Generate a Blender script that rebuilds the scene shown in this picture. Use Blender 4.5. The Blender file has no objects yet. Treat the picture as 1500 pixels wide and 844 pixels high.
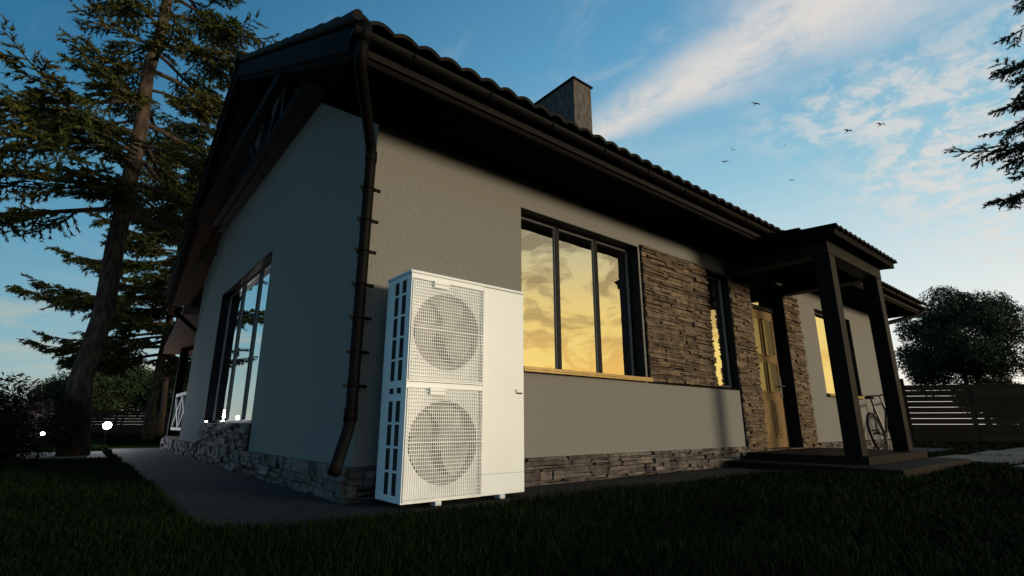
import bpy, math, random
import numpy as np
from mathutils import Vector, Matrix
random.seed(7); rng=np.random.default_rng(7)
C=bpy.context.scene.collection
R=math.radians
# ---------------------------------------------------------------- helpers
class MB:
    def __init__(s): s.v=[]; s.f=[]
    def box(s,x0,x1,y0,y1,z0,z1,j=0):
        n=len(s.v)
        for z in (z0,z1):
            for y in (y0,y1):
                for x in (x0,x1):
                    s.v.append((x+random.uniform(-j,j),y+random.uniform(-j,j),z+random.uniform(-j,j)))
        for q in ((0,2,3,1),(4,5,7,6),(0,1,5,4),(2,6,7,3),(0,4,6,2),(1,3,7,5)): s.f.append(tuple(n+i for i in q))
        return s
    def beam(s,p,q,w,h,up=(0,0,1)):
        p=Vector(p);q=Vector(q);d=(q-p).normalized();u=Vector(up)
        a=d.cross(u)
        if a.length<1e-4: a=d.cross(Vector((1,0,0)))
        a.normalize(); b=a.cross(d).normalized(); n=len(s.v)
        for c in (p,q):
            for sa,sb in ((-1,-1),(1,-1),(1,1),(-1,1)): s.v.append(tuple(c+a*w/2*sa+b*h/2*sb))
        for q4 in ((3,2,1,0),(4,5,6,7),(0,1,5,4),(1,2,6,5),(2,3,7,6),(3,0,4,7)): s.f.append(tuple(n+i for i in q4))
        return s
    def tube(s,pts,rs,k=10,cap=True,sq=(1,1)):
        pts=[Vector(p) for p in pts]
        if not hasattr(rs,'__len__'): rs=[rs]*len(pts)
        n=len(s.v); a=None
        for i,p in enumerate(pts):
            d=(pts[min(i+1,len(pts)-1)]-pts[max(i-1,0)]).normalized()
            if a is None:
                a=d.cross(Vector((0,0,1)))
                if a.length<.05: a=d.cross(Vector((0,1,0)))
            a=(a-d*a.dot(d)).normalized(); b=d.cross(a)
            for j in range(k):
                t=2*math.pi*j/k; s.v.append(tuple(p+(a*math.cos(t)*sq[0]+b*math.sin(t)*sq[1])*rs[i]))
        for i in range(len(pts)-1):
            for j in range(k):
                s.f.append((n+i*k+j,n+i*k+(j+1)%k,n+(i+1)*k+(j+1)%k,n+(i+1)*k+j))
        if cap:
            s.f.append(tuple(n+j for j in reversed(range(k)))); s.f.append(tuple(n+(len(pts)-1)*k+j for j in range(k)))
        return s
    def ring(s,c,r,t,axis='y',k=32,m=8):
        n=len(s.v)
        for i in range(k):
            a=2*math.pi*i/k
            for j in range(m):
                b=2*math.pi*j/m; rr=r+t*math.cos(b); h=t*math.sin(b)
                p=(rr*math.cos(a),h,rr*math.sin(a)) if axis=='y' else ((h,rr*math.cos(a),rr*math.sin(a)) if axis=='x' else (rr*math.cos(a),rr*math.sin(a),h))
                s.v.append((c[0]+p[0],c[1]+p[1],c[2]+p[2]))
        for i in range(k):
            for j in range(m):
                s.f.append((n+i*m+j,n+((i+1)%k)*m+j,n+((i+1)%k)*m+(j+1)%m,n+i*m+(j+1)%m))
        return s
    def poly(s,pts,thick):
        t=Vector(thick); n=len(s.v);k=len(pts)
        for p in pts: s.v.append(tuple(p))
        for p in pts: s.v.append(tuple(Vector(p)+t))
        s.f.append(tuple(range(n,n+k))); s.f.append(tuple(reversed(range(n+k,n+2*k))))
        for i in range(k): s.f.append((n+i,n+k+i,n+k+(i+1)%k,n+(i+1)%k))
        return s
    def build(s,name,m,parent=None,smooth=False,bevel=0):
        me=bpy.data.meshes.new(name); me.from_pydata(s.v,[],s.f); me.update()
        me.materials.append(m); o=bpy.data.objects.new(name,me); C.objects.link(o)
        if parent: o.parent=parent
        if smooth:
            for p in me.polygons: p.use_smooth=True
        if bevel:
            b=o.modifiers.new('b','BEVEL'); b.width=bevel; b.segments=2; b.limit_method='ANGLE'
        return o
def tris(name,T,m,parent=None):
    T=np.asarray(T,dtype=np.float32); n=len(T)
    me=bpy.data.meshes.new(name); me.vertices.add(3*n); me.vertices.foreach_set('co',T.reshape(-1))
    me.loops.add(3*n); me.loops.foreach_set('vertex_index',np.arange(3*n,dtype=np.int32))
    me.polygons.add(n); me.polygons.foreach_set('loop_start',np.arange(0,3*n,3,dtype=np.int32))
    me.update(calc_edges=True); me.validate(); me.materials.append(m)
    o=bpy.data.objects.new(name,me); C.objects.link(o)
    if parent: o.parent=parent
    return o
def thing(name,label,cat,loc=(0,0,0),rz=0,group=None):
    o=bpy.data.objects.new(name,None); C.objects.link(o); o.location=loc; o.rotation_euler=(0,0,rz)
    o['label']=label; o['category']=cat
    if group:o['group']=group
    return o
def tag(o,label,cat,group=None,kind=None):
    o['label']=label;o['category']=cat
    if group:o['group']=group
    if kind:o['kind']=kind
    return o
def struct(o): o['kind']='structure'; return o
# ---------------------------------------------------------------- materials
def mat(name,col,col2=None,rough=.7,metal=0,nscale=6,bump=0,bscale=60,stretch=(1,1,1),island=0,spec=.5,coords='Object',contrast=(.35,.65)):
    m=bpy.data.materials.new(name); m.use_nodes=True; nt=m.node_tree; N=nt.nodes; L=nt.links
    b=N['Principled BSDF']; b.inputs['Roughness'].default_value=rough; b.inputs['Metallic'].default_value=metal
    b.inputs['Specular IOR Level'].default_value=spec
    tc=N.new('ShaderNodeTexCoord'); mp=N.new('ShaderNodeMapping'); mp.inputs['Scale'].default_value=stretch
    L.new(tc.outputs[coords],mp.inputs[0])
    if col2 is None: col2=tuple(c*.75 for c in col)
    no=N.new('ShaderNodeTexNoise'); no.inputs['Scale'].default_value=nscale; no.inputs['Detail'].default_value=6
    L.new(mp.outputs[0],no.inputs['Vector'])
    mr=N.new('ShaderNodeMapRange'); mr.inputs[1].default_value=contrast[0]; mr.inputs[2].default_value=contrast[1]
    L.new(no.outputs[0],mr.inputs[0])
    mx=N.new('ShaderNodeMix'); mx.data_type='RGBA'; mx.inputs[6].default_value=(*col,1); mx.inputs[7].default_value=(*col2,1)
    L.new(mr.outputs[0],mx.inputs[0]); out=mx.outputs[2]
    if island:
        g=N.new('ShaderNodeNewGeometry'); m2=N.new('ShaderNodeMapRange'); m2.inputs[3].default_value=1-island; m2.inputs[4].default_value=1+island
        L.new(g.outputs['Random Per Island'],m2.inputs[0])
        v=N.new('ShaderNodeVectorMath'); v.operation='SCALE'; L.new(out,v.inputs[0]); L.new(m2.outputs[0],v.inputs['Scale']); out=v.outputs[0]
    L.new(out,b.inputs['Base Color'])
    if bump:
        n2=N.new('ShaderNodeTexNoise'); n2.inputs['Scale'].default_value=bscale; n2.inputs['Detail'].default_value=4
        L.new(mp.outputs[0],n2.inputs['Vector'])
        bp=N.new('ShaderNodeBump'); bp.inputs['Strength'].default_value=bump; bp.inputs['Distance'].default_value=.01
        L.new(n2.outputs[0],bp.inputs['Height']); L.new(bp.outputs[0],b.inputs['Normal'])
    return m
M={}
M['plaster']=mat('plaster',(.265,.258,.24),(.185,.18,.168),.9,nscale=55,bump=.6,bscale=110,stretch=(1,1,2.4),spec=.12)
M['stone']=mat('ledge_stone',(.18,.128,.082),(.075,.055,.04),.85,nscale=14,bump=.9,bscale=45,island=.4,spec=.2)
M['gap']=mat('stone_gap',(.012,.010,.009),rough=1,spec=0)
M['plinth']=mat('plinth_stone',(.14,.115,.105),(.05,.043,.042),.8,nscale=12,bump=1,bscale=30,island=.45,spec=.3)
M['darkwood']=mat('dark_brown_wood',(.0045,.0035,.003),(.003,.0025,.0025),.7,nscale=8,bump=.3,bscale=20,stretch=(1,6,6),spec=.06)
M['postwood']=mat('dark_post_wood',(.0075,.006,.0055),(.0045,.004,.004),.6,nscale=8,bump=.3,bscale=20,stretch=(6,6,1),spec=.12)
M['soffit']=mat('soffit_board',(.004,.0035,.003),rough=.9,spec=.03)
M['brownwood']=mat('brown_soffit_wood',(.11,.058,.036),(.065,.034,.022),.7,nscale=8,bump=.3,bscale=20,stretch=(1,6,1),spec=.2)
M['trusswood']=mat('dark_truss_timber',(.026,.025,.025),(.015,.014,.014),.7,nscale=9,bump=.3,bscale=30,stretch=(4,1,4),spec=.2)
M['tile']=mat('roof_tile',(.006,.005,.005),(.003,.003,.003),.6,nscale=5,bump=.3,bscale=80,spec=.12)
M['gutter']=mat('dark_gutter_metal',(.0045,.004,.004),rough=.6,spec=.08,nscale=3)
M['frame']=mat('window_frame',(.009,.009,.010),(.007,.007,.007),.5,nscale=10,spec=.10)
M['framelight']=mat('pale_window_bead',(.17,.17,.165),rough=.4)
M['sill']=mat('brass_sill',(.38,.25,.08),(.30,.20,.06),.45,metal=.3,nscale=20)
M['chim']=mat('chimney_render',(.135,.115,.10),(.045,.038,.034),.85,nscale=6,bump=.7,bscale=18,stretch=(3.5,3.5,.9))
M['door']=mat('oak_door',(.27,.165,.065),(.16,.095,.04),.45,nscale=5,bump=.15,bscale=20,stretch=(7,7,.7),spec=.3)
M['steel']=mat('brushed_steel',(.6,.6,.6),rough=.3,metal=1)
M['porchfloor']=mat('porch_slab',(.016,.011,.009),(.009,.007,.006),.75,nscale=6,bump=.5,bscale=50,spec=.10)
M['white']=mat('white_powder_coat',(.80,.84,.86),(.76,.80,.82),.38,nscale=3,bump=.04,bscale=300)
M['white2']=mat('white_grille_wire',(.84,.87,.88),rough=.4)
M['fan']=mat('grey_fan_plastic',(.46,.47,.48),rough=.6,spec=.2)
M['shroud']=mat('pump_inside',(.50,.51,.52),rough=.8,spec=.2)
M['black']=mat('black_slot',(.008,.008,.009),rough=.8)
M['bark']=mat('pine_bark',(.105,.078,.06),(.028,.021,.017),.95,nscale=7,bump=1,bscale=14,stretch=(3,3,.7),spec=.1)
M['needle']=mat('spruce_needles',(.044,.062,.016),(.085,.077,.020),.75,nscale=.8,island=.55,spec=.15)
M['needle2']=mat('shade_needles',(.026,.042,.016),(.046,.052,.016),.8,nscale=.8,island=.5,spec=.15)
M['leaf']=mat('green_leaves',(.042,.066,.026),(.018,.032,.013),.7,nscale=1.2,island=.5,spec=.2)
M['leafdark']=mat('dark_shrub_leaves',(.014,.009,.009),(.006,.007,.006),.7,nscale=3,island=.5,spec=.1)
M['fence']=mat('dark_fence_board',(.012,.0105,.010),(.007,.006,.006),.8,nscale=5,bump=.3,bscale=20,stretch=(1,1,8),island=.3,spec=.06)
M['grass']=mat('grass_blades',(.0075,.0165,.003),(.004,.009,.002),.8,nscale=1.5,island=.6,spec=.08)
M['ground']=mat('lawn_soil',(.006,.011,.003),(.003,.006,.002),1,nscale=8,bump=.6,bscale=40,spec=.0)
M['slab']=mat('concrete_slab',(.16,.15,.13),(.10,.095,.085),.85,nscale=6,bump=.4,bscale=50,spec=.2)
M['bike']=mat('black_bike_paint',(.010,.010,.012),rough=.35,spec=.3)
M['rubber']=mat('tyre_rubber',(.010,.010,.010),rough=.9,spec=.1)
M['alu']=mat('dark_alloy',(.025,.025,.027),rough=.5,spec=.3)
M['bird']=mat('dark_bird_plumage',(.03,.028,.028),rough=.9)
M['lamp_body']=mat('lamp_metal',(.008,.008,.008),rough=.6,spec=.1)
M['rail']=mat('pale_painted_rail',(.45,.43,.4),rough=.6)
def emis(name,col,s):
    m=bpy.data.materials.new(name); m.use_nodes=True; b=m.node_tree.nodes['Principled BSDF']
    b.inputs['Base Color'].default_value=(*col,1); b.inputs['Emission Color'].default_value=(*col,1); b.inputs['Emission Strength'].default_value=s
    return m
M['lit']=emis('lit_lamp',(1,.96,.9),30)
def glass(name,rough,fac,tint=(.92,.92,.92),dif=(.02,.02,.018)):
    m=bpy.data.materials.new(name); m.use_nodes=True; nt=m.node_tree; N=nt.nodes; L=nt.links
    for n in list(N):
        if n.type=='BSDF_PRINCIPLED': N.remove(n)
    out=N['Material Output']
    g=N.new('ShaderNodeBsdfGlossy'); g.inputs['Roughness'].default_value=rough; g.inputs['Color'].default_value=(*tint,1)
    d=N.new('ShaderNodeBsdfDiffuse'); d.inputs['Color'].default_value=(*dif,1)
    mx=N.new('ShaderNodeMixShader'); mx.inputs[0].default_value=fac
    no=N.new('ShaderNodeTexNoise'); no.inputs['Scale'].default_value=1.6; tc=N.new('ShaderNodeTexCoord'); L.new(tc.outputs['Object'],no.inputs['Vector'])
    bp=N.new('ShaderNodeBump'); bp.inputs['Strength'].default_value=.06; bp.inputs['Distance'].default_value=.05
    L.new(no.outputs[0],bp.inputs['Height']); L.new(bp.outputs[0],g.inputs['Normal'])
    L.new(d.outputs[0],mx.inputs[1]); L.new(g.outputs[0],mx.inputs[2]); L.new(mx.outputs[0],out.inputs[0])
    return m
M['glass']=glass('window_glass',.012,.92,(.95,.95,.95))
M['doorglass']=glass('frosted_door_glass',.2,.45,(.6,.6,.5),(.16,.13,.07))
def pavermat():
    m=mat('brick_pavers',(.05,.045,.042),(.03,.027,.026),.85,nscale=9,spec=.2); nt=m.node_tree;N=nt.nodes;L=nt.links
    tc=N.new('ShaderNodeTexCoord'); br=N.new('ShaderNodeTexBrick'); br.inputs['Scale'].default_value=5
    br.inputs['Mortar Size'].default_value=.025; br.inputs['Color1'].default_value=(.050,.046,.044,1); br.inputs['Color2'].default_value=(.024,.022,.022,1); br.inputs['Mortar'].default_value=(.006,.006,.005,1)
    L.new(tc.outputs['Object'],br.inputs['Vector']); b=N['Principled BSDF']
    L.new(br.outputs[0],b.inputs['Base Color'])
    bp=N.new('ShaderNodeBump'); bp.inputs['Strength'].default_value=.8; bp.inputs['Distance'].default_value=.012; bp.invert=True
    L.new(br.outputs['Fac'],bp.inputs['Height']); L.new(bp.outputs[0],b.inputs['Normal'])
    return m
M['paver']=pavermat()
# ---------------------------------------------------------------- ground
o=MB(); k=48; o.v=[(0,0,0)]+[(700*math.cos(2*math.pi*i/k),700*math.sin(2*math.pi*i/k),0) for i in range(k)]
o.f=[(0,1+i,1+(i+1)%k) for i in range(k)]
struct(o.build('ground',M['ground']))
def sheet(name,pts,z,m):
    b=MB(); b.v=[(x,y,z) for x,y in pts]; b.f=[tuple(range(len(pts)))]; return struct(b.build(name,m))
arc=[(-.88+.5-.5*math.cos(a),-.68+.5-.5*math.sin(a)) for a in np.linspace(0,math.pi/2,9)]
pave=[(-.88,10.2)]+arc+[(12.5,-.68),(12.5,.3),(.3,.3),(.3,10.2)]
sheet('pavement',pave,.006,M['paver'])
sheet('path',[(-5.5,8.0),(-1.0,6.6),(-1.0,9.0),(-5.8,9.6)],.010,M['slab'])
slabs=[(7.5,9.3,-2.1,-1.2),(9.5,11.2,-2.2,-1.3),(11.4,13.2,-2.3,-1.4),(6.6,7.4,-3.0,-2.2),(7.6,8.6,-3.1,-2.3),(8.8,9.8,-3.2,-2.4),(10,11.2,-3.3,-2.5),(11.4,12.8,-3.5,-2.6)]
b=MB()
for (x0,x1,y0,y1) in slabs: b.box(x0,x1,y0,y1,-.02,.03,.01)
struct(b.build('stepping_path',M['slab'],bevel=.006))
def grass():
    n=230000
    ang=rng.uniform(R(-50),R(50),n); d=1.5*np.exp(rng.uniform(0,1,n)**1.0*math.log(18/1.5))
    fx,fy=.6326,.7745
    X=np.tan(ang)*d; x=-1.395+.7745*X+fx*d; y=-3.318-.6326*X+fy*d
    keep=~((x>-.86)&(y>-.66)&(x<12.5)&~((x<-.53)&(y<-.35)&(x+y< -1.21)))
    keep&=~((x>4.5)&(x<7.15)&(y>-1.75)&(y<0))
    for (x0,x1,y0,y1) in slabs: keep&=~((x>x0)&(x<x1)&(y>y0)&(y<y1))
    keep&=~((x<-.9)&(x>-5.6)&(y>8.0-.31*(x+5.5))&(y<9.6))
    x=x[keep];y=y[keep];d=d[keep];n=len(x)
    patch=.75+.35*np.sin(x*2.1+1.3*np.sin(y*1.7))*np.cos(y*2.6+x)
    h=rng.uniform(.03,.075,n)*patch*(1+.02*d); w=.0020+.0009*d
    a=rng.uniform(0,2*math.pi,n); lean=rng.normal(0,.022,(n,2))
    T=np.zeros((n,3,3)); T[:,0]=np.stack([x-np.cos(a)*w,y-np.sin(a)*w,np.zeros(n)],1); T[:,1]=np.stack([x+np.cos(a)*w,y+np.sin(a)*w,np.zeros(n)],1)
    T[:,2]=np.stack([x+lean[:,0],y+lean[:,1],h],1)
    tag(tris('grass',T,M['grass']),'dark green mown lawn grass in front of the house','grass',kind='stuff')
grass()
# ---------------------------------------------------------------- house
H=thing('house','single storey grey plastered house with dark tiled roof, stone cladding and timber porch','house')
def zr(y): return 2.88+.56*(y+.65) if y<3.8 else 2.88+.56*(8.25-y)
def strips(b,a0,a1,z0,z1,ops,fn):
    cuts=sorted({a0,a1,*[c for o_ in ops for c in o_[:2] if a0<c<a1]})
    for s,e in zip(cuts,cuts[1:]):
        mid=(s+e)/2; zz=z0
        for (p,q,u,w) in sorted([o_ for o_ in ops if o_[0]<mid<o_[1]],key=lambda t:t[2]):
            if u>zz: fn(s,e,zz,u)
            zz=w
        if zz<z1: fn(s,e,zz,z1)
W1=(1.42,3.13,.94,2.41); W2=(4.5,5.05,.92,2.40); DR=(5.62,6.60,.16,2.43); W3=(7.9,9.5,.95,2.38)
GW=(2.73,5.48,.50,2.42)
b=MB(); strips(b,0,10.9,0,2.72,[W1,W2,DR,W3],lambda s,e,z0,z1:b.box(s,e,0,.3,z0,z1)); b.build('front_wall',M['plaster'],H)
b=MB(); strips(b,.3,7.6,0,2.72,[GW],lambda s,e,z0,z1:b.box(0,.3,s,e,z0,z1))
b.poly([(0,0,2.72),(0,7.6,2.72),(0,7.6,zr(7.6)-.2),(0,3.8,zr(3.8)-.2),(0,0,zr(0)-.2)],(.28,0,0)); b.build('gable_wall',M['plaster'],H)
b=MB(); b.box(10.6,10.9,.3,7.6,0,2.72); b.poly([(10.6,0,2.72),(10.6,7.6,2.72),(10.6,7.6,zr(7.6)-.2),(10.6,3.8,zr(3.8)-.2),(10.6,0,zr(0)-.2)],(.28,0,0)); b.build('end_wall',M['plaster'],H)
b=MB(); b.box(.3,10.6,7.3,7.6,0,2.72); b.build('back_wall',M['plaster'],H)
def stones(b,a0,a1,z0,z1,axis,hr,lr,pr,ops=(),j=.006,off=0):
    z=z0
    while z<z1-.015:
        h=min(random.uniform(*hr),z1-z)
        if z1-(z+h)<.02: h=z1-z
        a=a0-random.uniform(0,lr[0])
        while a<a1:
            l=random.uniform(*lr); s=max(a,a0); e=min(a+l,a1); a+=l
            if e-s<.02: continue
            segs=[(s,e)]
            for (p,q,u,w) in ops:
                if z+h*.5>u and z+h*.5<w:
                    ns=[]
                    for (s2,e2) in segs:
                        if e2<=p or s2>=q: ns.append((s2,e2))
                        else:
                            if s2<p: ns.append((s2,p))
                            if e2>q: ns.append((q,e2))
                    segs=ns
            for (s2,e2) in segs:
                if e2-s2<.015: continue
                parts=[(z,z+h)] if (h<.035 or random.random()<.5) else [(z,z+h*.5),(z+h*.5,z+h)]
                for (za,zb_) in parts:
                    p_=random.uniform(*pr)+off
                    g=.002
                    n=len(b.v)
                    if axis=='x': b.box(s2+g,e2-g,-p_,.01,za+g,zb_-g)
                    else: b.box(-p_,.01,s2+g,e2-g,za+g,zb_-g)
                    for i in range(n,n+8):
                        v=b.v[i]; jj=random.uniform(-j,j)
                        if axis=='x' and v[1]<0: b.v[i]=(v[0]+random.uniform(-.003,.003),v[1]+jj,v[2]+random.uniform(-.004,.004))
                        if axis=='y' and v[0]<0: b.v[i]=(v[0]+jj,v[1]+random.uniform(-.003,.003),v[2]+random.uniform(-.004,.004))
        z+=h
b=MB(); stones(b,3.17,7.2,.92,2.43,'x',(.02,.046),(.12,.42),(.016,.046),[W2,DR])
stones(b,5.08,7.2,.0,.92,'x',(.02,.046),(.12,.42),(.016,.046),[DR]); 
b.build('stone_cladding',M['stone'],H)
b=MB(); strips(b,3.165,7.205,.90,2.44,[W2,DR],lambda s,e,z0,z1:b.box(s,e,-.012,-.001,z0,z1)); strips(b,5.075,7.205,0,.9,[DR],lambda s,e,z0,z1:b.box(s,e,-.012,-.001,z0,z1))
b.build('cladding_backing',M['gap'],H)
b=MB(); stones(b,-.04,5.07,0,.22,'x',(.04,.08),(.1,.3),(.025,.065),j=.014); b.build('plinth',M['plinth'],H)
b=MB(); stones(b,7.2,10.95,0,.22,'x',(.04,.08),(.1,.3),(.025,.065),j=.014); b.build('plinth',M['plinth'],H)
b=MB(); stones(b,-.02,9.7,0,.22,'y',(.04,.08),(.1,.3),(.025,.065),j=.014); stones(b,2.7,5.5,.22,.49,'y',(.04,.08),(.1,.3),(.025,.065),j=.014)
b.build('plinth',M['plinth'],H)
b=MB(); b.box(-.01,5.07,-.014,-.001,0,.215).box(7.2,10.95,-.014,-.001,0,.215).box(-.014,-.001,-.01,9.7,0,.215).box(-.014,-.001,2.7,5.5,.215,.485); b.build('plinth_backing',M['gap'],H)
def window(parent,op,n,axis='x',rec=.13,sill=True,t=.030,mt=.026):
    a0,a1,z0,z1=op
    def bx(b,s,e,d0,d1,u,w):
        if axis=='x': b.box(s,e,d0,d1,u,w)
        else: b.box(d0,d1,s,e,u,w)
    f=MB()
    bx(f,a0,a0+t,rec,rec+.08,z0,z1); bx(f,a1-t,a1,rec,rec+.08,z0,z1); bx(f,a0+t,a1-t,rec,rec+.08,z0,z0+t); bx(f,a0+t,a1-t,rec,rec+.08,z1-t,z1)
    w=(a1-a0)/n
    for i in range(1,n): bx(f,a0+i*w-mt,a0+i*w+mt,rec-.004,rec+.084,z0+t,z1-t)
    W=f.build('window',M['frame'],parent,bevel=.004)
    for i in range(n):
        s=a0+i*w+(t if i==0 else mt); e=a0+(i+1)*w-(t if i==n-1 else mt)
        g=MB(); bx(g,s,e,rec+.018,rec+.028,z0+t,z1-t); g.build('pane',M['glass'],W)
        bd=MB(); c=.006
        bx(bd,s,s+c,rec+.004,rec+.0175,z0+t,z1-t); bx(bd,e-c,e,rec+.004,rec+.0175,z0+t,z1-t)
        bx(bd,s+c,e-c,rec+.004,rec+.0175,z0+t,z0+t+c); bx(bd,s+c,e-c,rec+.004,rec+.0175,z1-t-c,z1-t)
        bd.build('bead',M['framelight'],W)
    r=MB(); q=.006
    bx(r,a0,a0+q,.004,rec,z0,z1); bx(r,a1-q,a1,-.002,rec,z0,z1); bx(r,a0+q,a1-q,.004,rec,z1-q,z1)
    r.build('reveal_lining',M['frame'],W)
    if sill:
        s=MB(); bx(s,a0-.02,a1+.04,-.06,rec+.01,z0-.012,z0+.012); bx(s,a0-.02,a1+.04,-.06,-.052,z0-.03,z0-.012); s.build('sill',M['sill'],W,bevel=.002)
    return W
window(H,W1,3,rec=.12); window(H,W2,1,sill=False,rec=.07,t=.028); window(H,W3,2,rec=.08); window(H,GW,3,axis='y',sill=False,rec=.10)
# door
b=MB(); t=.05; a0,a1,z0,z1=DR; y=.09
b.box(a0,a0+t,y,y+.1,z0,z1).box(a1-t,a1,y,y+.1,z0,z1).box(a0+t,a1-t,y,y+.1,z1-t,z1).box(a0+t,a1-t,y,y+.1,2.12,2.18)
b.box(a0,a0+.008,.0,y,z0,z1).box(a1-.012,a1,-.06,y,z0,z1).box(a0+.0081,a1-.0121,.0,y,z1-.01,z1)
fr=b.build('door_frame',M['frame'],H,bevel=.004)
g=MB().box(a0+t,a1-t,y+.04,y+.05,2.18,z1-t); g.build('transom_pane',M['glass'],fr)
l=MB(); l.box(a0+t+.004,a1-t-.004,y+.02,y+.07,z0+.01,2.115); dr=l.build('door',M['door'],H,bevel=.003)
xs=[(a0+t+.11,(a0+a1)/2-.055),((a0+a1)/2+.055,a1-t-.11)]
for (u,w) in xs:
    for (p,q,gl) in ((.30,.82,0),(.94,1.34,1),(1.46,1.98,1)):
        pn=MB()
        if gl:
            pn.box(u-.02,w+.02,y+.004,y+.0195,p-.02,p).box(u-.02,w+.02,y+.004,y+.0195,q,q+.02).box(u-.02,u,y+.004,y+.0195,p,q).box(w,w+.02,y+.004,y+.0195,p,q)
            pn.build('glazing_bead',M['door'],dr); MB().box(u,w,y+.014,y+.0195,p,q).build('door_pane',M['doorglass'],dr)
        else:
            pn.box(u,w,y+.006,y+.0195,p,q); pn.box(u+.04,w-.04,y-.008,y+.0055,p+.04,q-.04); pn.build('raised_panel',M['door'],dr,bevel=.005)
hd=MB(); hd.tube([(a1-t-.05,y-.04,1.02),(a1-t-.17,y-.045,1.02)],.011,8); hd.box(a1-t-.075,a1-t-.03,y+.008,y+.0195,.86,1.16); hd.tube([(a1-t-.05,y+.01,1.02),(a1-t-.05,y-.045,1.02)],.009,8)
hd.build('handle',M['steel'],dr)
# roof
def roof_sheet(x0,x1,ya,za,yb,zb,name,parent,per=.17,amp=.036,row=.36,th=.022):
    nx=int((x1-x0)/per*10)+1; L_=math.hypot(yb-ya,zb-za); nr=max(1,round(L_/row))
    xs=np.linspace(x0,x1,nx); prof=amp*np.abs(np.cos(np.pi*(xs-x0)/per))**.9
    V=[];F=[]; ss=[]
    for r in range(nr): ss+= [(r/nr,.030),((r+1)/nr-.002,.0)]
    for (s,ex) in ss:
        for i,x in enumerate(xs): V.append((float(x),ya+(yb-ya)*s,float(za+(zb-za)*s+prof[i]+ex)))
    for j in range(len(ss)-1):
        for i in range(nx-1): a=j*nx+i; F.append((a,a+1,a+nx+1,a+nx))
    b=MB(); b.v=V;b.f=F; o=b.build(name,M['tile'],parent); m=o.modifiers.new('s','SOLIDIFY'); m.thickness=th; m.offset=-1
    return o
ROOF=roof_sheet(-.50,11.85,-.735,2.848,3.8,5.37,'roof',H)
roof_sheet(-.50,11.85,8.27,2.87,3.8,5.37,'back_slope',ROOF)
for i in range(36):
    x=-.54+i*.345; b=MB(); b.tube([(x,3.8,5.40),(x+.36,3.8,5.40)],[.10,.085],12); b.build('ridge_cap',M['tile'],ROOF,smooth=True)
for (ya,za,yb,zb) in ((-.735,2.845,3.8,5.37),(8.27,2.87,3.8,5.37)):
    n=13
    for i in range(n):
        b=MB(); s=i/n; e=(i+1)/n+.01
        p=Vector((-.49,ya+(yb-ya)*s,za+(zb-za)*s+.038)); q=Vector((-.49,ya+(yb-ya)*e,za+(zb-za)*e+.020)); b.tube([p,q],[.032,.027],10); b.build('verge_cap',M['tile'],ROOF)
b=MB(); b.poly([(-.44,-.62,2.85),(-.44,3.8,5.33),(-.44,3.8,5.18),(-.44,-.62,2.70)],(12.2,0,0)); b.build('roof_deck',M['soffit'],ROOF)  # near slope: shade under the gable overhang is put into this near-black colour
b=MB(); b.poly([(-.44,8.22,2.85),(-.44,3.8,5.33),(-.44,3.8,5.18),(-.44,8.22,2.70)],(12.2,0,0)); b.build('roof_deck',M['brownwood'],ROOF)
for sx,d in ((-.49,.22),(-.448,.26)):
    for (ya,yb) in ((-.64,3.8),(8.24,3.8)):
        b=MB(); b.poly([(sx,ya,zr(ya)-.03),(sx,yb,5.34),(sx,yb,5.34-d),(sx,ya,zr(ya)-.03-d*.75)],(.04,0,0)); b.build('bargeboard',M['darkwood'],ROOF)
for (ya,yb) in ((-.64,3.8),(8.24,3.8)):
    b=MB(); b.poly([(11.8,ya,zr(ya)-.03),(11.8,yb,5.34),(11.8,yb,5.1),(11.8,ya,zr(ya)-.22)],(.03,0,0)); b.build('bargeboard',M['darkwood'],ROOF)
b=MB()
for i in range(5): b.box(-.45,11.8,-.58+i*.118,-.58+i*.118+.114,2.695,2.712)
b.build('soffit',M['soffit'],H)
b=MB(); b.box(-.45,11.8,-.625,-.60,2.66,2.855); fa=b.build('fascia',M['darkwood'],H,bevel=.004)
MB().box(-.46,11.81,-.645,-.6255,2.70,2.80).build('fascia_strip',M['postwood'],fa,bevel=.004)
b=MB()
n=9; GY=-.695; GZ=2.80; pr=[(GY+.045*math.cos(a),GZ+.045*math.sin(a)) for a in np.linspace(math.pi,2*math.pi,n)]
for i in range(n-1):
    (y0,z0_),(y1,z1_)=pr[i],pr[i+1]; b.poly([(-.5,y0,z0_),(-.5,y1,z1_),(-.5,y1,z1_+.004),(-.5,y0,z0_+.004)],(12.32,0,0))
b.poly([(-.5,y_,z_) for y_,z_ in pr],(.006,0,0)); b.poly([(11.82,y_,z_) for y_,z_ in pr],(-.006,0,0))
gut=b.build('gutter',M['gutter'],H)
for i in range(20):
    x=-.1+i*.62; b=MB(); b.tube([(x,-.646,2.85),(x,-.647,2.78),(x,GY,2.748),(x,-.743,2.78),(x,-.748,2.81)],.006,5); b.build('gutter_bracket',M['gutter'],gut)
b=MB(); b.tube([(-.43,GY,2.79),(-.43,-.68,2.66),(-.40,-.62,2.60),(-.10,-.12,2.44),(-.065,-.065,2.36),(-.065,-.065,.52),(-.085,-.085,.44),(-.165,-.165,.26),(-.19,-.19,.20)],.038,16)
b.tube([(-.43,-.70,2.86),(-.43,-.70,2.74)],[.050,.046],12); b.tube([(-.068,-.068,.58),(-.068,-.068,.50)],.043,14); b.tube([(-.065,-.065,2.40),(-.065,-.065,2.32)],.043,14)
dp=b.build('downpipe',M['gutter'],H,smooth=True)
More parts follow.
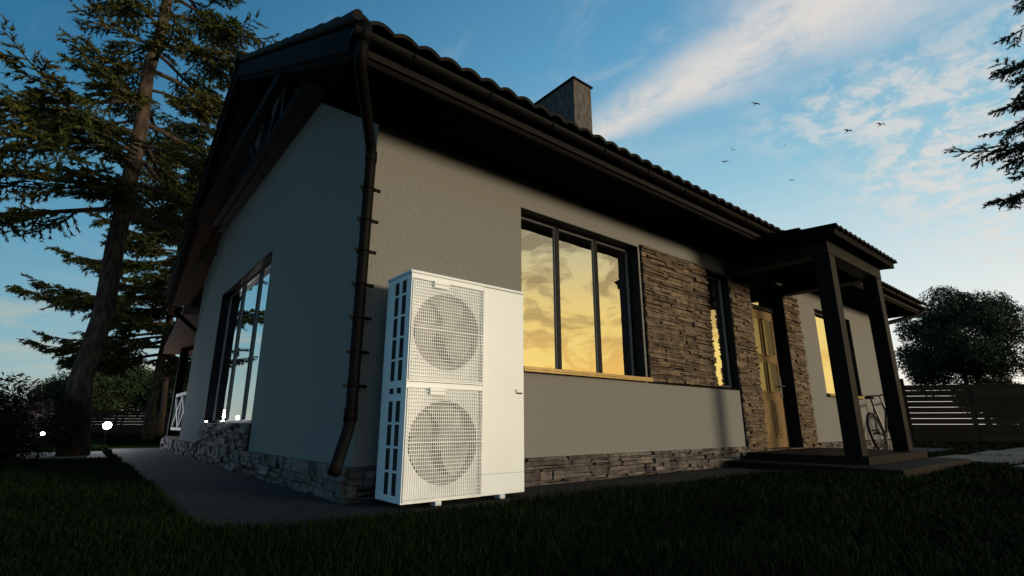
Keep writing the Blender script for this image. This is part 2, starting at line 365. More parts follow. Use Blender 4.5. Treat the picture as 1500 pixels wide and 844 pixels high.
for i,z in enumerate((.72,.94,1.17,1.40,1.64,1.87,2.11)):
    b=MB(); b.ring((-.065,-.065,z),.042,.006,'z',20,6); b.box(-.13,-.095,-.075,-.06,z-.010,z+.010); b.box(-.03,.02,-.085,-.065,z-.010,z+.010); b.box(-.09,-.02,-.03,-.001,z-.007,z+.007); b.build('pipe_bracket',M['gutter'],dp)
b=MB(); b.tube([(11.75,GY,2.78),(11.6,-.62,2.66),(11.0,-.08,2.45),(10.96,-.06,2.3),(10.96,-.06,.2)],.042,12); b.build('downpipe',M['gutter'],H,smooth=True)
# gable truss
TR=MB().box(-.12,-.001,1.25,6.35,3.70,3.83).build('gable_truss',M['trusswood'],H,bevel=.004)
MB().box(-.20,-.121,1.35,6.25,3.76,3.86).build('tie_capping',M['trusswood'],TR,bevel=.004)
MB().box(-.43,-.34,1.42,6.18,3.78,3.90).build('outer_tie',M['darkwood'],TR,bevel=.004)
for yy in (2.75,3.8,4.85): MB().box(-.10,-.002,yy-.06,yy+.06,3.861,zr(yy)-.21).build('truss_post',M['trusswood'],TR,bevel=.004)
for (ya,za,yb,zb) in ((3.72,3.9,2.95,4.6),(3.88,3.9,4.65,4.6)):
    b=MB(); b.beam((-.05,ya,za),(-.05,yb,zb),.09,.07,(1,0,0)); b.build('truss_strut',M['trusswood'],TR)
# chimney
b=MB(); b.box(4.34,4.79,2.0,3.04,3.9,6.36); ch=b.build('chimney',M['chim'],ROOF,bevel=.006)
b=MB(); b.box(4.31,4.82,1.97,3.07,6.361,6.385); b.box(4.40,4.73,2.07,2.97,6.386,6.42); b.build('chimney_cap',M['frame'],ch)
# porch
P=MB().box(4.95,7.1,-1.35,-.061,0,.155); P.box(4.5,7.15,-1.75,-1.351,0,.075); P.box(4.5,4.949,-1.35,-.061,0,.075)
porch=P.build('porch',M['porchfloor'],H,bevel=.012)
for x in (5.08,6.70): MB().box(x-.085,x+.085,-1.285,-1.115,.156,2.40).build('post',M['postwood'],porch,bevel=.006)
for bx_ in ((4.97,6.82,-1.29,-1.11),(4.97,5.17,-1.109,-.05),(6.62,6.82,-1.109,-.05)): MB().box(*bx_,2.401,2.56).build('porch_beam',M['postwood'],porch,bevel=.004)
b=MB()
for i in range(9): b.box(4.9,6.92,-1.38+i*.145,-1.38+i*.145+.14,2.561,2.58)
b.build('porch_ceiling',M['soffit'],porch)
b=MB(); b.poly([(4.86,-1.42,2.56),(4.86,-.3,2.70),(4.86,-.3,2.82),(4.86,-1.42,2.655)],(.03,0,0)); b.poly([(6.95,-1.42,2.56),(6.95,-.3,2.70),(6.95,-.3,2.82),(6.95,-1.42,2.655)],(.03,0,0)); b.box(4.891,6.949,-1.42,-1.39,2.56,2.655)
b.build('porch_fascia',M['darkwood'],porch)
roof_sheet(4.83,7.01,-1.46,2.62,-.3,2.80,'porch_roof',porch,per=.15,amp=.026)
# back terrace
T_=MB().box(0,4,7.601,9.7,0,.26); T_=T_.build('terrace',M['porchfloor'],H)
MB().box(.02,.16,9.45,9.6,.261,2.1).build('terrace_post',M['darkwood'],T_)
b=MB(); b.poly([(-.25,7.65,2.45),(-.25,9.9,1.95),(-.25,9.9,2.1),(-.25,7.65,2.6)],(4,0,0)); b.build('terrace_roof',M['brownwood'],T_)
b=MB(); b.beam((.08,7.7,1.05),(.08,9.45,1.05),.05,.06).beam((.08,7.7,.4),(.08,9.45,.4),.05,.05)
for s,e in ((7.7,8.55),(8.6,9.45)):
    b.beam((.08,s,.42),(.08,e,1.03),.04,.045); b.beam((.085,e,.42),(.085,s,1.03),.04,.045); b.beam((.08,e,.4),(.08,e,1.05),.05,.05)
b.build('terrace_railing',M['rail'],T_)
MB().beam((-.38,7.75,2.5),(0.0,7.6,2.15),.07,.07).build('eave_brace',M['darkwood'],H)
# ---------------------------------------------------------------- heat pump
HP=thing('heat_pump','tall white heat pump unit with two stacked fan grilles beside the house corner','heat pump',(.57,-.305,0))
Wd=.47; D=.165; zb,zt=.035,1.425; sx=.105
b=MB(); b.box(-Wd,-Wd+.02,-D+.012,D,zb,zt).box(Wd-.02,Wd,-D+.012,D,zb,zt).box(-Wd+.02,Wd-.02,D-.02,D,zb,zt).box(-Wd+.02,Wd-.02,-D+.012,D-.02,zb,zb+.02).box(sx-.01,sx+.01,-D+.02,D-.02,zb+.02,zt)
cas=b.build('casing',M['white'],HP,bevel=.003)
b=MB(); b.box(-Wd-.006,Wd+.006,-D-.006,D+.006,zt+.001,zt+.022); b.build('top_cover',M['white'],HP,bevel=.006)
b=MB(); b.box(sx+.003,Wd,-D,-D+.011,zb+.131,zt-.002); b.box(sx+.003,Wd,-D,-D+.011,zb,zb+.1295); b.build('service_panel',M['white'],HP,bevel=.0008)
cx=-.185
def holeplate(b,x0,x1,z0,z1,cx,cz,r,y,th):
    ang=sorted(list(np.linspace(0,2*math.pi,48,endpoint=False))+[math.atan2(z-cz,x-cx)%(2*math.pi) for x in (x0,x1) for z in (z0,z1)])
    n=len(b.v);k=len(ang)
    for yy in (y,y+th):
        for a in ang:
            c,s=math.cos(a),math.sin(a); b.v.append((cx+r*c,yy,cz+r*s))
        for a in ang:
            c,s=math.cos(a),math.sin(a); tt=min(((x1-cx)/c if c>1e-6 else (x0-cx)/c if c<-1e-6 else 9),((z1-cz)/s if s>1e-6 else (z0-cz)/s if s<-1e-6 else 9)); b.v.append((cx+tt*c,yy,cz+tt*s))
    for i in range(k):
        j=(i+1)%k; b.f.append((n+i,n+j,n+k+j,n+k+i)); b.f.append((n+i,n+j,n+2*k+j,n+2*k+i)); b.f.append((n+k+i,n+k+j,n+3*k+j,n+3*k+i))
for (z0,z1) in ((zb,.733),(.737,zt-.002)):
    cz=(z0+z1)/2-.01
    b=MB(); holeplate(b,-Wd,sx-.003,z0,z1,cx,cz,.252,-D+.004,.008)
    b.box(-Wd,-Wd+.022,-D-.006,-D+.0035,z0,z1).box(sx-.022,sx-.003,-D-.006,-D+.0035,z0,z1).box(-Wd+.022,sx-.022,-D-.006,-D+.0035,z0,z0+.022).box(-Wd+.022,sx-.022,-D-.006,-D+.0035,z1-.03,z1)
    pan=b.build('fan_panel',M['white'],HP)
    b=MB(); k=40
    for i in range(k):
        a=2*math.pi*i/k; a2=2*math.pi*(i+1)/k
        p=lambda a,r,y:(cx+r*math.cos(a),y,cz+r*math.sin(a)); n=len(b.v)
        b.v+= [p(a,.252,-D+.006),p(a2,.252,-D+.006),p(a2,.235,-D+.07),p(a,.235,-D+.07),p(a,.09,-D+.105),p(a2,.09,-D+.105),(cx,-D+.11,cz)]; b.f+=[(n,n+1,n+2,n+3),(n+3,n+2,n+5,n+4),(n+4,n+5,n+6)]
    b.build('shroud',M['shroud'],pan,smooth=True)
    b=MB(); b.tube([(cx,-D+.02,cz),(cx,-D+.03,cz),(cx,-D+.08,cz)],[.03,.055,.06],20)
    for q in range(3):
        n=len(b.v); a0_=q*2*math.pi/3+.4; NR=7;NA=8
        for ir in range(NR):
            r=.05+.175*ir/(NR-1)
            for ia in range(NA):
                f=ia/(NA-1); a=a0_+f*(1.15)+.55*(r/.23)**1.5; b.v.append((cx+r*math.cos(a),-D+.025+.035*f,cz+r*math.sin(a)))
        for ir in range(NR-1):
            for ia in range(NA-1): a=n+ir*NA+ia; b.f.append((a,a+1,a+NA+1,a+NA))
    b.build('fan',M['fan'],pan,smooth=True)
    b=MB(); gx0,gx1,gz0,gz1=-Wd+.012,sx-.012,z0+.014,z1-.032; w=.0019
    nv=38
    for i in range(nv+1):
        x=gx0+(gx1-gx0)*i/nv; ww=.0035 if i in(0,nv) else w; b.box(x-ww,x+ww,-D-.014,-D-.0115,gz0,gz1)
    nh=30
    for i in range(nh+1):
        z=gz0+(gz1-gz0)*i/nh; ww=.0034 if i%15==0 else w; b.box(gx0,gx1,-D-.0165,-D-.014,z-ww,z+ww)
    # the mesh turns back to the panel at its right edge
    for i in range(nh+1):
        z=gz0+(gz1-gz0)*i/nh; b.box(gx1,gx1+.003,-D-.0165,-D-.006,z-w,z+w)
    b.build('fan_grille',M['white2'],pan)
    b=MB(); b.box(cx-.13,cx-.01,-D-.026,-D-.007,z1-.052,z1-.03); b.box(cx-.125,cx-.015,-D-.021,-D-.0175,z1-.075,z1-.0525); b.build('grip_handle',M['white'],pan,bevel=.005)
b=MB(); b.box(Wd-.075,Wd-.012,-D-.010,-D-.0005,.698,.722); gh=b.build('side_grip',M['white'],HP,bevel=.003)
MB().box(Wd-.07,Wd-.017,-D-.004,-D-.0005,.690,.6975).build('grip_recess',M['black'],gh)
for i in range(2):
    for (z0,z1) in ((.075,.20),(.215,.34),(.355,.48),(.495,.62),(.665,.70),(.745,.87),(.885,1.01),(1.025,1.15),(1.165,1.29),(1.305,1.39)):
        y0=-D+.06+i*.10
        b=MB(); b.box(-Wd-.0015,-Wd-.0002,y0,y0+.052,z0,z1); b.build('side_slot',M['black'],HP)
for z in (.1,.4,.7,1.0,1.38):
    for x in (-Wd+.01,sx-.012): b=MB(); b.tube([(x,-D-.009,z),(x,-D-.0061,z)],.0045,8); b.build('screw',M['steel'],HP)
for x in (-.22,.27):
    for y in (-D-.015,D-.06): MB().box(x-.022,x+.022,y,y+.07,.008,.034).build('foot',M['white'],HP,bevel=.004)
# ---------------------------------------------------------------- vegetation
def w2(X,F): return (-1.395+.7745*X+.6326*F, -3.318-.6326*X+.7745*F)
def spruce(name,label,loc,Hh,z0,R0,nb,tw,K,r0,m,seed,nl=.085,group=None,taper=.8,hang=.75):
    rg=np.random.default_rng(seed); t=thing(name,label,'tree',(loc[0],loc[1],0),0,group)
    b=MB(); zz=np.linspace(0,Hh,14); ox=rg.normal(0,.04,14); ox[0]=0
    b.tube([(ox[i],ox[13-i]*.5 if i else 0,zz[i]) for i in range(14)],[r0*(1.25 if i==0 else 1)*(1-zz[i]/Hh*.85) for i in range(14)],14); b.build('trunk',M['bark'],t,smooth=True)
    lb=MB(); S=[];E=[]
    for i in range(nb):
        f=(i+rg.uniform(0,.9))/nb; z=z0+(Hh*.98-z0)*f; L=R0*(1-f*.92)**taper*rg.uniform(.5,1.15)
        az=i*2.399+rg.uniform(-.5,.5)
        dr=.05+.35*(1-f)+rg.uniform(-.12,.12)
        n=9; P_=[]
        for s in np.linspace(0,1,n):
            rr=L*s; P_.append((rr*math.cos(az+.12*math.sin(3*s)),rr*math.sin(az+.12*math.sin(3*s)),z-dr*L*s**1.3*.8+.22*L*s**4))
        P_=np.array(P_); lb.tube([tuple(p) for p in P_],[max(.004,(.012+.014*L)*(1-j/(n-.5))) for j in range(n)],5,cap=False)
        nt=max(6,int(tw*L/R0*1.3))
        for q in range(nt):
            s=.20+.80*(q+.5)/nt; fi=s*(n-1); a=int(min(fi,n-2)); p=P_[a]+(P_[a+1]-P_[a])*(fi-a); d=P_[a+1]-P_[a]; d/=np.linalg.norm(d)
            side=np.array([-d[1],d[0],0]); side/=np.linalg.norm(side)+1e-6
            l=(.18+.36*L*(1-s)**.8*.7)*rg.uniform(.6,1.2)
            sg=1 if q%2 else -1
            dv=d*.75+side*sg*rg.uniform(.4,1)+np.array([0,0,rg.uniform(-hang,.08)]); dv/=np.linalg.norm(dv)
            S.append(p);E.append(p+dv*l)
            if l>.3:
                for u in (.3,.55,.8):
                    for s2 in (-1,1):
                        c=p+dv*l*u; sd=np.cross(dv,[0,0,1]); sd/=np.linalg.norm(sd)+1e-6
                        d2=dv*.7+sd*s2*.7+np.array([0,0,rg.uniform(-hang*.8,.1)]); d2/=np.linalg.norm(d2); S.append(c);E.append(c+d2*l*.40*rg.uniform(.7,1.2))
    S=np.array(S);E=np.array(E); lens=np.linalg.norm(E-S,axis=1)
    cnt=np.maximum(4,(lens*K/.4)).astype(int); idx=np.repeat(np.arange(len(S)),cnt); n=len(idx)
    u=rg.uniform(0,1,n)[:,None]; d=(E-S)[idx]; dn=d/np.linalg.norm(d,axis=1)[:,None]
    p=S[idx]+d*u; rv=rg.normal(0,1,(n,3)); rv-=dn*(rv*dn).sum(1)[:,None]; rv/=np.linalg.norm(rv,axis=1)[:,None]
    tip=p+(dn*.65+rv*.55)*nl*rg.uniform(.6,1.2,n)[:,None]; wv=np.cross(dn,rv)*nl*.14
    T=np.stack([p-wv,p+wv,tip],1); lb.build('limbs',M['bark'],t,smooth=True); tris('crown',T,m,t)
    return t
def leafy(name,label,cat,loc,lumps,n,size,m,seed,trunk=None,group=None):
    rg=np.random.default_rng(seed); t=thing(name,label,cat,(loc[0],loc[1],0),0,group)
    c=np.array([l[:3] for l in lumps]); r=np.array([l[3] for l in lumps]); pr=r**2/np.sum(r**2)
    idx=rg.choice(len(lumps),n,p=pr); d=rg.normal(0,1,(n,3)); d/=np.linalg.norm(d,axis=1)[:,None]
    rad=r[idx]*rg.uniform(.2,1.12,n)**.5
    p=c[idx]+d*rad[:,None]; p[:,2]=np.maximum(p[:,2],.03)
    a=rg.normal(0,1,(n,3)); a/=np.linalg.norm(a,axis=1)[:,None]; b_=np.cross(a,rg.normal(0,1,(n,3))); b_/=np.linalg.norm(b_,axis=1)[:,None]
    s=size*rg.uniform(.6,1.3,n)[:,None]
    T=np.stack([p-a*s,p+b_*s*.45,p+a*s],1); tris('crown' if trunk else 'foliage',T,m,t)
    if trunk:
        b=MB(); b.tube([(0,0,0),(.03,0,trunk[0]*.5),(0,.04,trunk[0])],[trunk[1],trunk[1]*.75,trunk[1]*.5],10)
        for l in lumps[::3]: b.tube([(0,0,trunk[0]*.85),tuple(np.array([0,0,trunk[0]])*.5+np.array(l[:3])*.5),tuple(l[:3])],[trunk[1]*.4,trunk[1]*.25,.01],5)
        b.build('trunk',M['bark'],t,smooth=True)
    else:
        b=MB()
        for l in lumps: b.tube([(0,0,0),(l[0]*.5,l[1]*.5,l[2]*.6),tuple(l[:3])],[.02,.012,.005],5)
        b.build('stem',M['bark'],t)
    return t
def ball(cx_,cy_,cz_,Rr,k,rr,seed,sq=.85):
    rg=random.Random(seed); out=[]
    for i in range(k):
        v=Vector((rg.gauss(0,1),rg.gauss(0,1),rg.gauss(0,1))).normalized()*Rr*rg.uniform(.25,1)**.6
        out.append((cx_+v.x,cy_+v.y,cz_+v.z*sq,rr*rg.uniform(.6,1.2)))
    return out
spruce('pine_tree','tall pine with thick bare lower trunk at the left, nearest the lawn',w2(-6.9,8.45),15,4.0,3.3,76,32,40,.175,M['needle'],3,nl=.1,hang=.65)
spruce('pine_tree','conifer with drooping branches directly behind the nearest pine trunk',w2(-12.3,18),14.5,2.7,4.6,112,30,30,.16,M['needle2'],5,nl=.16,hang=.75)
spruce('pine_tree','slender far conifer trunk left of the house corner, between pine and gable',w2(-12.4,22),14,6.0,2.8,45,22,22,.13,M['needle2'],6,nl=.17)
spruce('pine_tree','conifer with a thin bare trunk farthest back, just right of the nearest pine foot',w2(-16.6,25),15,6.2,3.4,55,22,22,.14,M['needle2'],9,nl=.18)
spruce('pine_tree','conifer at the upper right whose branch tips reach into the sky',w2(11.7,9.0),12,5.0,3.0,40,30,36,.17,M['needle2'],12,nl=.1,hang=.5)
leafy('broadleaf_tree','round crowned leafy tree behind the dark fence at the right','tree',w2(19.8,22),ball(0,0,3.9,2.4,90,.62,4,.95),56000,.09,M['leaf'],8,(3.0,.12))
for i,(X,F,h,lab) in enumerate(((-31,37,3.6,'low far tree at the left edge of the background tree row'),(-27,36,4.6,'tallest rounded far tree left of the leaning pine trunk'),(-24,38,4.2,'far leafy tree seen between the two left trunks'),(-20.0,36,4.4,'far leafy tree just left of the house gable'),(37,40,3.6,'far leafy tree low at the right edge behind the fence'))):
    leafy('broadleaf_tree',lab,'tree',w2(X,F),ball(0,0,h*.6,h*.55,34,1.0,20+i,.7),14000,.18,M['leaf'],30+i,(h*.5,.12))
leafy('shrub','dark reddish shrub around the foot of the nearest pine','shrub',w2(-7.1,7.5),ball(0,0,.5,.75,30,.28,9,.65),12000,.045,M['leafdark'],41)
leafy('shrub','dark leafy shrub at the left picture edge beside the lawn','shrub',w2(-6.6,6.5),ball(-.1,0,.36,.6,26,.22,10,.6),10000,.04,M['leafdark'],42)
# ---------------------------------------------------------------- fences
def fence(p,q,h,label,n,gap=.006):
    t=thing('fence',label,'fence'); P0=Vector((*p,0));Q0=Vector((*q,0)); b=MB(); d=(Q0-P0); nrm=Vector((-d.y,d.x,0)).normalized()
    for i in range(int(h/.155)):
        z=.1+i*.155
        for j in range(n):
            a=P0+d*(j/n);c=P0+d*((j+1)/n-.002); b.beam((a.x,a.y,z),(c.x,c.y,z),.03,.155-gap)
    b.build('fence_board',M['fence'],t)
    for j in range(n+1):
        a=P0+d*(j/n)+nrm*.09; MB().box(a.x-.05,a.x+.05,a.y-.05,a.y+.05,0,h+.06).build('fence_post',M['fence'],t)
fence(w2(9.6,15.2),w2(19.5,13.6),1.70,'dark horizontal board garden fence at the right of the house',6,.009)
fence(w2(-24,30),w2(-13,30),1.3,'dark low fence far behind the pines at the left',6,.008)
# ---------------------------------------------------------------- lamps
def lamp(loc,label,h,energy,r):
    t=thing('garden_lamp',label,'lamp',(loc[0],loc[1],0)); 
    b=MB(); b.tube([(0,0,0),(0,0,.02),(0,0,.021),(0,0,h-r*.9)],[.05,.05,.012,.010],12); b.build('lamp_post',M['lamp_body'],t)
    b=MB(); b.tube([(0,0,h+r*math.sin(a)) for a in np.linspace(-1.5,1.5,11)],[r*math.cos(a) for a in np.linspace(-1.5,1.5,11)],20); b.build('lamp_globe',M['lit'],t,smooth=True)
    l=bpy.data.lights.new('lamp_light','POINT'); l.energy=energy; l.color=(.95,.96,1); l.shadow_soft_size=.1
    lo=bpy.data.objects.new('lamp_light',l); C.objects.link(lo); lo.location=(0,0,h+.25); lo.parent=t
lamp(w2(-8.4,11),'lit white garden lamp glowing beside the big pine trunk',.46,70,.075)
lamp(w2(-6.35,7.2),'small lit garden lamp half hidden in the dark shrub',.36,4,.022)
def spot(loc,label):
    t=thing('ledge_spotlight',label,'lamp',loc,0)
    MB().tube([(0,0,0),(0,0,.022)],[.022,.025],14).build('spot_body',M['lamp_body'],t); MB().tube([(0,0,.0222),(0,0,.034)],[.020,.012],14).build('spot_lens',M['lit'],t)
    l=bpy.data.lights.new('spot_light','POINT'); l.energy=.45; l.color=(.96,.97,1); l.shadow_soft_size=.03
    lo=bpy.data.objects.new('spot_light',l); C.objects.link(lo); lo.location=(-.10,0,.08); lo.parent=t
spot((-.03,5.1,.495),'tiny lit spotlight on the stone ledge, farther from the corner'); spot((-.03,4.0,.495),'tiny lit spotlight on the stone ledge, nearer the corner')
# ---------------------------------------------------------------- bicycle
B=thing('bicycle','black bicycle leaning on the wall beyond the porch posts','bicycle',(9.4,-.36,.006)); B.rotation_euler=(R(-9),0,0)
for x in (-.5,.5):
    w=MB().ring((x,0,.34),.325,.020,'y',36,8).build('wheel',M['rubber'],B,smooth=True)
    MB().ring((x,0,.34),.300,.010,'y',36,6).build('rim',M['alu'],w)
    b=MB(); b.tube([(x,-.05,.34),(x,.05,.34)],.018,8)
    for k_ in range(18):
        a=2*math.pi*k_/18; b.tube([(x,.015*(-1)**k_,.34),(x+.3*math.cos(a),0,.34+.3*math.sin(a))],.0016,4)
    b.build('spokes',M['alu'],w)
b=MB(); bb=(-.08,0,.30); st=(-.20,0,.80); ht=(.34,0,.86); hb=(.37,0,.72)
for p,q,r in ((bb,st,.018),(st,ht,.018),(bb,hb,.022),(ht,hb,.022),(st,(-.5,.0,.34),.012),(bb,(-.5,0,.34),.013)): b.tube([p,q],r,8)
b.build('frame',M['bike'],B)
b=MB(); b.tube([(.36,0,.72),(.42,.05,.6),(.5,.05,.34)],.012,6); b.tube([(.36,0,.72),(.42,-.05,.6),(.5,-.05,.34)],.012,6); b.tube([(.34,0,.86),(.32,0,.98)],.013,8); b.build('fork',M['bike'],B)
b=MB(); b.tube([(.22,-.30,1.0),(.30,-.2,1.02),(.34,0,.99),(.30,.2,1.02),(.22,.30,1.0)],.013,8); b.build('handlebar',M['bike'],B,smooth=True)
b=MB(); b.tube([(-.36,0,.93),(-.30,0,.94),(-.18,0,.93),(-.07,0,.92)],[.05,.07,.04,.018],10,sq=(1,.4)); b.tube([(-.2,0,.80),(-.22,0,.92)],.012,8); b.build('saddle',M['rubber'],B,smooth=True)
b=MB(); b.ring((-.08,-.03,.30),.09,.006,'y',24,5); b.tube([(-.08,-.05,.30),(.06,-.06,.2)],.010,6); b.tube([(-.08,.05,.30),(-.22,.06,.4)],.010,6); b.box(.02,.12,-.14,-.06,.19,.21); b.box(-.27,-.17,.06,.14,.39,.41); b.build('pedal_crank',M['alu'],B)
# ---------------------------------------------------------------- birds
def px(x,y,t):
    u=x-750;v=422-y;F=724.7-.2576*v;U=193.2+.9662*v
    return Vector((-1.395+(.7745*u+.6326*F)*t,-3.318+(-.6326*u+.7745*F)*t,.48+U*t))
birds=[(1107,152,.42,.1,'bird gliding on nearly flat wings, highest and leftmost above the roof'),(1242,192,.45,.5,'bird with bent wings left of the bird highest on the right'),(1290,183,.45,.7,'dark bird with raised wings, rightmost of the flock'),(1073,220,.28,1.0,'small bird banking steeply above the lowest left bird'),(1062,237,.34,.4,'leftmost low bird just above the roof line'),(1160,264,.27,.2,'tiny bird lowest of the flock over the porch'),(1150,212,.12,.3,'faint speck of a bird in the middle of the flock')]
for (x,y,sc,bend,lab) in birds:
    loc=px(x,y,.05); rz=random.uniform(-.6,.6)-.7
    b=MB(); b.tube([(0,-.45,0),(0,-.38,.01),(0,-.3,.02),(0,0,0),(0,.25,0),(0,.42,0),(0,.6,0)],[.005,.035,.05,.09,.06,.03,.07],10,sq=(1,.6))
    for s in (-1,1):
        pts=[(0,-.12,.03),(s*.3,-.2,.03+.3*bend),(s*.62,-.12,.03+.26*bend),(s*.95,.1,.03+.1*bend),(s*.6,.06,.02+.26*bend),(s*.3,.1,.02+.3*bend),(0,.14,.02)]
        n=len(b.v); b.v+=pts+[(p[0],p[1],p[2]-.012) for p in pts]
        for q in ((0,1,5,6),(1,2,4,5),(2,3,4)): b.f.append(tuple(n+i for i in q)); b.f.append(tuple(n+7+i for i in reversed(q)))
        for i in range(7): j=(i+1)%7; b.f.append((n+i,n+7+i,n+7+j,n+j))
    o=b.build('bird',M['bird']); o.location=loc; o.scale=(sc,)*3; o.rotation_euler=(R(random.uniform(-10,10)),R(40) if 'banking' in lab else R(random.uniform(-12,12)),rz); tag(o,lab,'bird','birds in the sky')
# ---------------------------------------------------------------- camera
cam=bpy.data.cameras.new('camera'); cam.lens=18; cam.sensor_width=36; cam.clip_end=3000; cam.clip_start=.05
co=bpy.data.objects.new('camera',cam); C.objects.link(co); co.location=(-1.395,-3.318,.48); co.rotation_euler=(R(90+14.93),0,R(-39.24)); bpy.context.scene.camera=co
# ---------------------------------------------------------------- sun
S_AZ=(.60,-.80); EL=7; az_s=R(-66)
sd=Vector((math.cos(az_s)*math.cos(R(EL)),math.sin(az_s)*math.cos(R(EL)),math.sin(R(EL))))
sl=bpy.data.lights.new('sun','SUN'); sl.energy=2.3; sl.angle=R(12); sl.color=(1,.84,.60)
so=bpy.data.objects.new('sun',sl); C.objects.link(so); so.rotation_euler=(-sd).to_track_quat('-Z','Y').to_euler()
# ---------------------------------------------------------------- world
wd=bpy.data.worlds.new('World'); bpy.context.scene.world=wd; wd.use_nodes=True; nt=wd.node_tree; N=nt.nodes; L=nt.links
bg=N['Background']
def inp(nd,i,v):
    if isinstance(v,(int,float)): nd.inputs[i].default_value=v
    elif isinstance(v,tuple): nd.inputs[i].default_value=v
    else: L.new(v,nd.inputs[i])
def m_(op,a,b=0.):
    n=N.new('ShaderNodeMath'); n.operation=op; inp(n,0,a);inp(n,1,b)
    return n.outputs[0]
def mr(v,a,b,c=0.,d=1.,smooth=True):
    n=N.new('ShaderNodeMapRange'); n.interpolation_type='SMOOTHSTEP' if smooth else 'LINEAR'; inp(n,0,v)
    for i,q in zip((1,2,3,4),(a,b,c,d)): n.inputs[i].default_value=q
    return n.outputs[0]
def mix(f,a,b):
    n=N.new('ShaderNodeMix'); n.data_type='RGBA'; inp(n,0,f); inp(n,6,a); inp(n,7,b); return n.outputs[2]
def ramp(v,st):
    n=N.new('ShaderNodeValToRGB'); e=n.color_ramp.elements
    while len(e)<len(st): e.new(.5)
    for i,(p,c) in enumerate(st): e[i].position=p; e[i].color=(*c,1)
    inp(n,0,v); return n.outputs[0]
def noise(vec,sc,det=5,rough=.55,dist=0.):
    n=N.new('ShaderNodeTexNoise'); n.inputs['Scale'].default_value=sc; n.inputs['Detail'].default_value=det; n.inputs['Roughness'].default_value=rough; n.inputs['Distortion'].default_value=dist
    L.new(vec,n.inputs['Vector']); return n.outputs[0]
tc=N.new('ShaderNodeTexCoord'); vn=N.new('ShaderNodeVectorMath'); vn.operation='NORMALIZE'; L.new(tc.outputs['Generated'],vn.inputs[0])
sp=N.new('ShaderNodeSeparateXYZ'); L.new(vn.outputs[0],sp.inputs[0]); X,Y,Z=sp.outputs
Zc=m_('MAXIMUM',Z,0.)
hl=m_('SQRT',m_('ADD',m_('MULTIPLY',X,X),m_('MULTIPLY',Y,Y))); hl=m_('MAXIMUM',hl,.001)
A=m_('DIVIDE',m_('ADD',m_('MULTIPLY',X,S_AZ[0]),m_('MULTIPLY',Y,S_AZ[1])),hl)
A2=m_('DIVIDE',m_('ADD',m_('MULTIPLY',X,.96),m_('MULTIPLY',Y,-.28)),hl)
cool=ramp(Zc,[(0,(.42,.47,.40)),(.05,(.34,.46,.45)),(.14,(.18,.39,.49)),(.30,(.085,.29,.45)),(.50,(.028,.165,.32)),(.75,(.014,.10,.23)),(1,(.012,.08,.19))])
warm=ramp(Zc,[(0,(1.0,.92,.76)),(.10,(.90,.90,.84)),(.25,(.62,.75,.78)),(.42,(.29,.54,.67)),(.62,(.12,.35,.56)),(.85,(.045,.18,.35)),(1,(.02,.10,.22))])
gold=ramp(Zc,[(0,(1.0,.68,.19)),(.10,(1.0,.72,.19)),(.20,(.92,.66,.20)),(.32,(.62,.55,.30)),(.45,(.34,.39,.34)),(.7,(.13,.22,.30)),(1,(.03,.10,.19))])
base=mix(mr(A2,-.50,.80),cool,warm); base=mix(mr(A,.66,.90),base,gold)
zz=m_('ADD',Zc,.02); PX=m_('DIVIDE',X,zz); PY=m_('DIVIDE',Y,zz)
def comb(a,b,c=0.):
    n=N.new('ShaderNodeCombineXYZ'); inp(n,0,a);inp(n,1,b);inp(n,2,c); return n.outputs[0]
wob=m_('MULTIPLY',m_('SUBTRACT',noise(comb(PX,PY),2.6,5),.5),.22)
w_=m_('MINIMUM',m_('MAXIMUM',m_('ADD',m_('MULTIPLY',m_('SUBTRACT',1.15,PY),.28),.07),.05),.34)
dd=m_('DIVIDE',m_('ABSOLUTE',m_('SUBTRACT',m_('ADD',PX,wob),1.22)),w_)
st=m_('MULTIPLY',mr(dd,.0,1.2,1.,0.),mr(noise(comb(m_('MULTIPLY',PX,5.),m_('MULTIPLY',PY,3.6)),1.5,8,.62,.5),.20,.60,.25,1.))
st=m_('MULTIPLY',st,mr(PY,.95,1.40,1.,0.))
mo=m_('MULTIPLY',mr(noise(comb(PX,m_('MULTIPLY',PY,1.3)),8.,7,.62,.3),.38,.62),mr(noise(comb(PX,PY,3.),1.3,2),.26,.50))
mo=m_('MULTIPLY',mo,m_('MULTIPLY',mr(PX,1.35,1.70),mr(PX,3.2,5.0,1.,0.)))
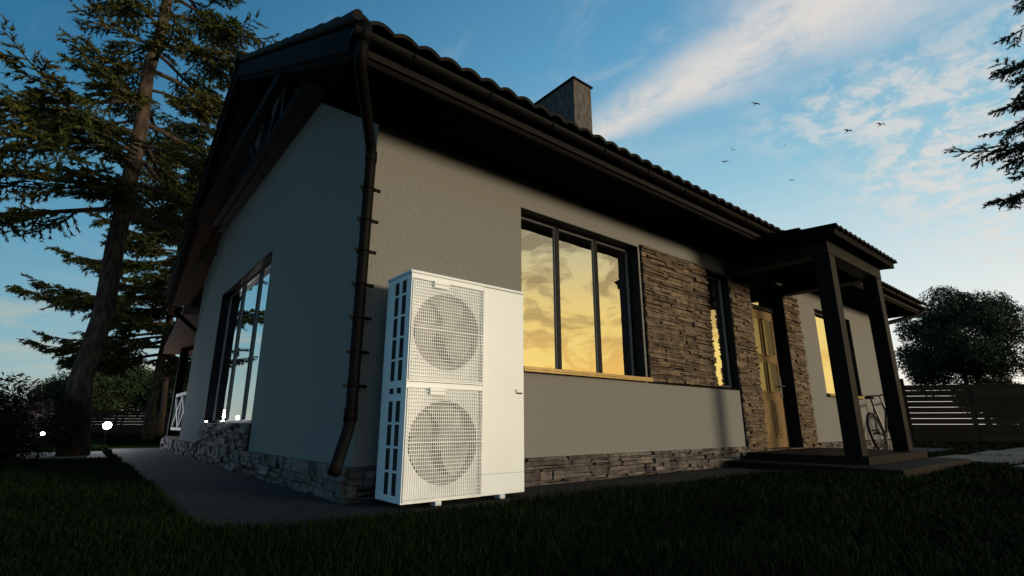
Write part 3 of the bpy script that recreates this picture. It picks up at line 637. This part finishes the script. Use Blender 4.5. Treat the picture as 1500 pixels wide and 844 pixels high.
mo=m_('MULTIPLY',mo,mr(PY,.40,.85,1.,0.))
wi=m_('MULTIPLY',mr(noise(comb(m_('MULTIPLY',PX,2.4),m_('MULTIPLY',PY,1.6),5.),1.5,7,.6,.8),.50,.82),.30)
lo=m_('MULTIPLY',mr(noise(comb(m_('MULTIPLY',X,2.5),m_('MULTIPLY',Y,2.5),m_('MULTIPLY',Z,16.)),1.7,6,.6,.4),.48,.72),mr(Z,.08,.26,.65,0.))
cl=m_('MAXIMUM',m_('MAXIMUM',m_('MULTIPLY',st,.92),m_('MULTIPLY',mo,.72)),wi)
ccol=mix(mr(A2,-.4,.8),(.30,.40,.44,1),(.76,.71,.66,1))
c1=mix(cl,base,ccol)
lcol=mix(mr(A2,-.5,.8),(.56,.51,.37,1),(.92,.81,.66,1)); c1=mix(lo,c1,lcol)
gc=mr(noise(comb(m_('MULTIPLY',X,3.8),m_('MULTIPLY',Y,3.8),m_('MULTIPLY',Z,10.)),1.6,9,.64,.6),.44,.57)
c2=mix(m_('MULTIPLY',gc,.95),gold,ramp(Zc,[(0,(1.0,.56,.13)),(.10,(.92,.52,.12)),(.2,(.50,.35,.12)),(.34,(.26,.21,.12)),(.5,(.20,.18,.14)),(1,(.1,.1,.1))]))
final=mix(mr(A,.66,.88),c1,c2)
sky=N.new('ShaderNodeTexSky'); sky.sky_type='NISHITA'; sky.sun_disc=False; sky.sun_elevation=R(EL); sky.sun_rotation=math.atan2(sd.x,sd.y)
vs=N.new('ShaderNodeVectorMath'); vs.operation='SCALE'; L.new(sky.outputs[0],vs.inputs[0]); vs.inputs['Scale'].default_value=.004
va=N.new('ShaderNodeVectorMath'); va.operation='ADD'; L.new(final,va.inputs[0]); L.new(vs.outputs[0],va.inputs[1])
fin=mix(mr(Z,-.02,0.,0.,1.),(.02,.02,.018,1),va.outputs[0])
L.new(fin,bg.inputs[0]); bg.inputs[1].default_value=1.0
sc=bpy.context.scene; sc.view_settings.view_transform='Standard'; sc.view_settings.look='None'; sc.view_settings.exposure=0
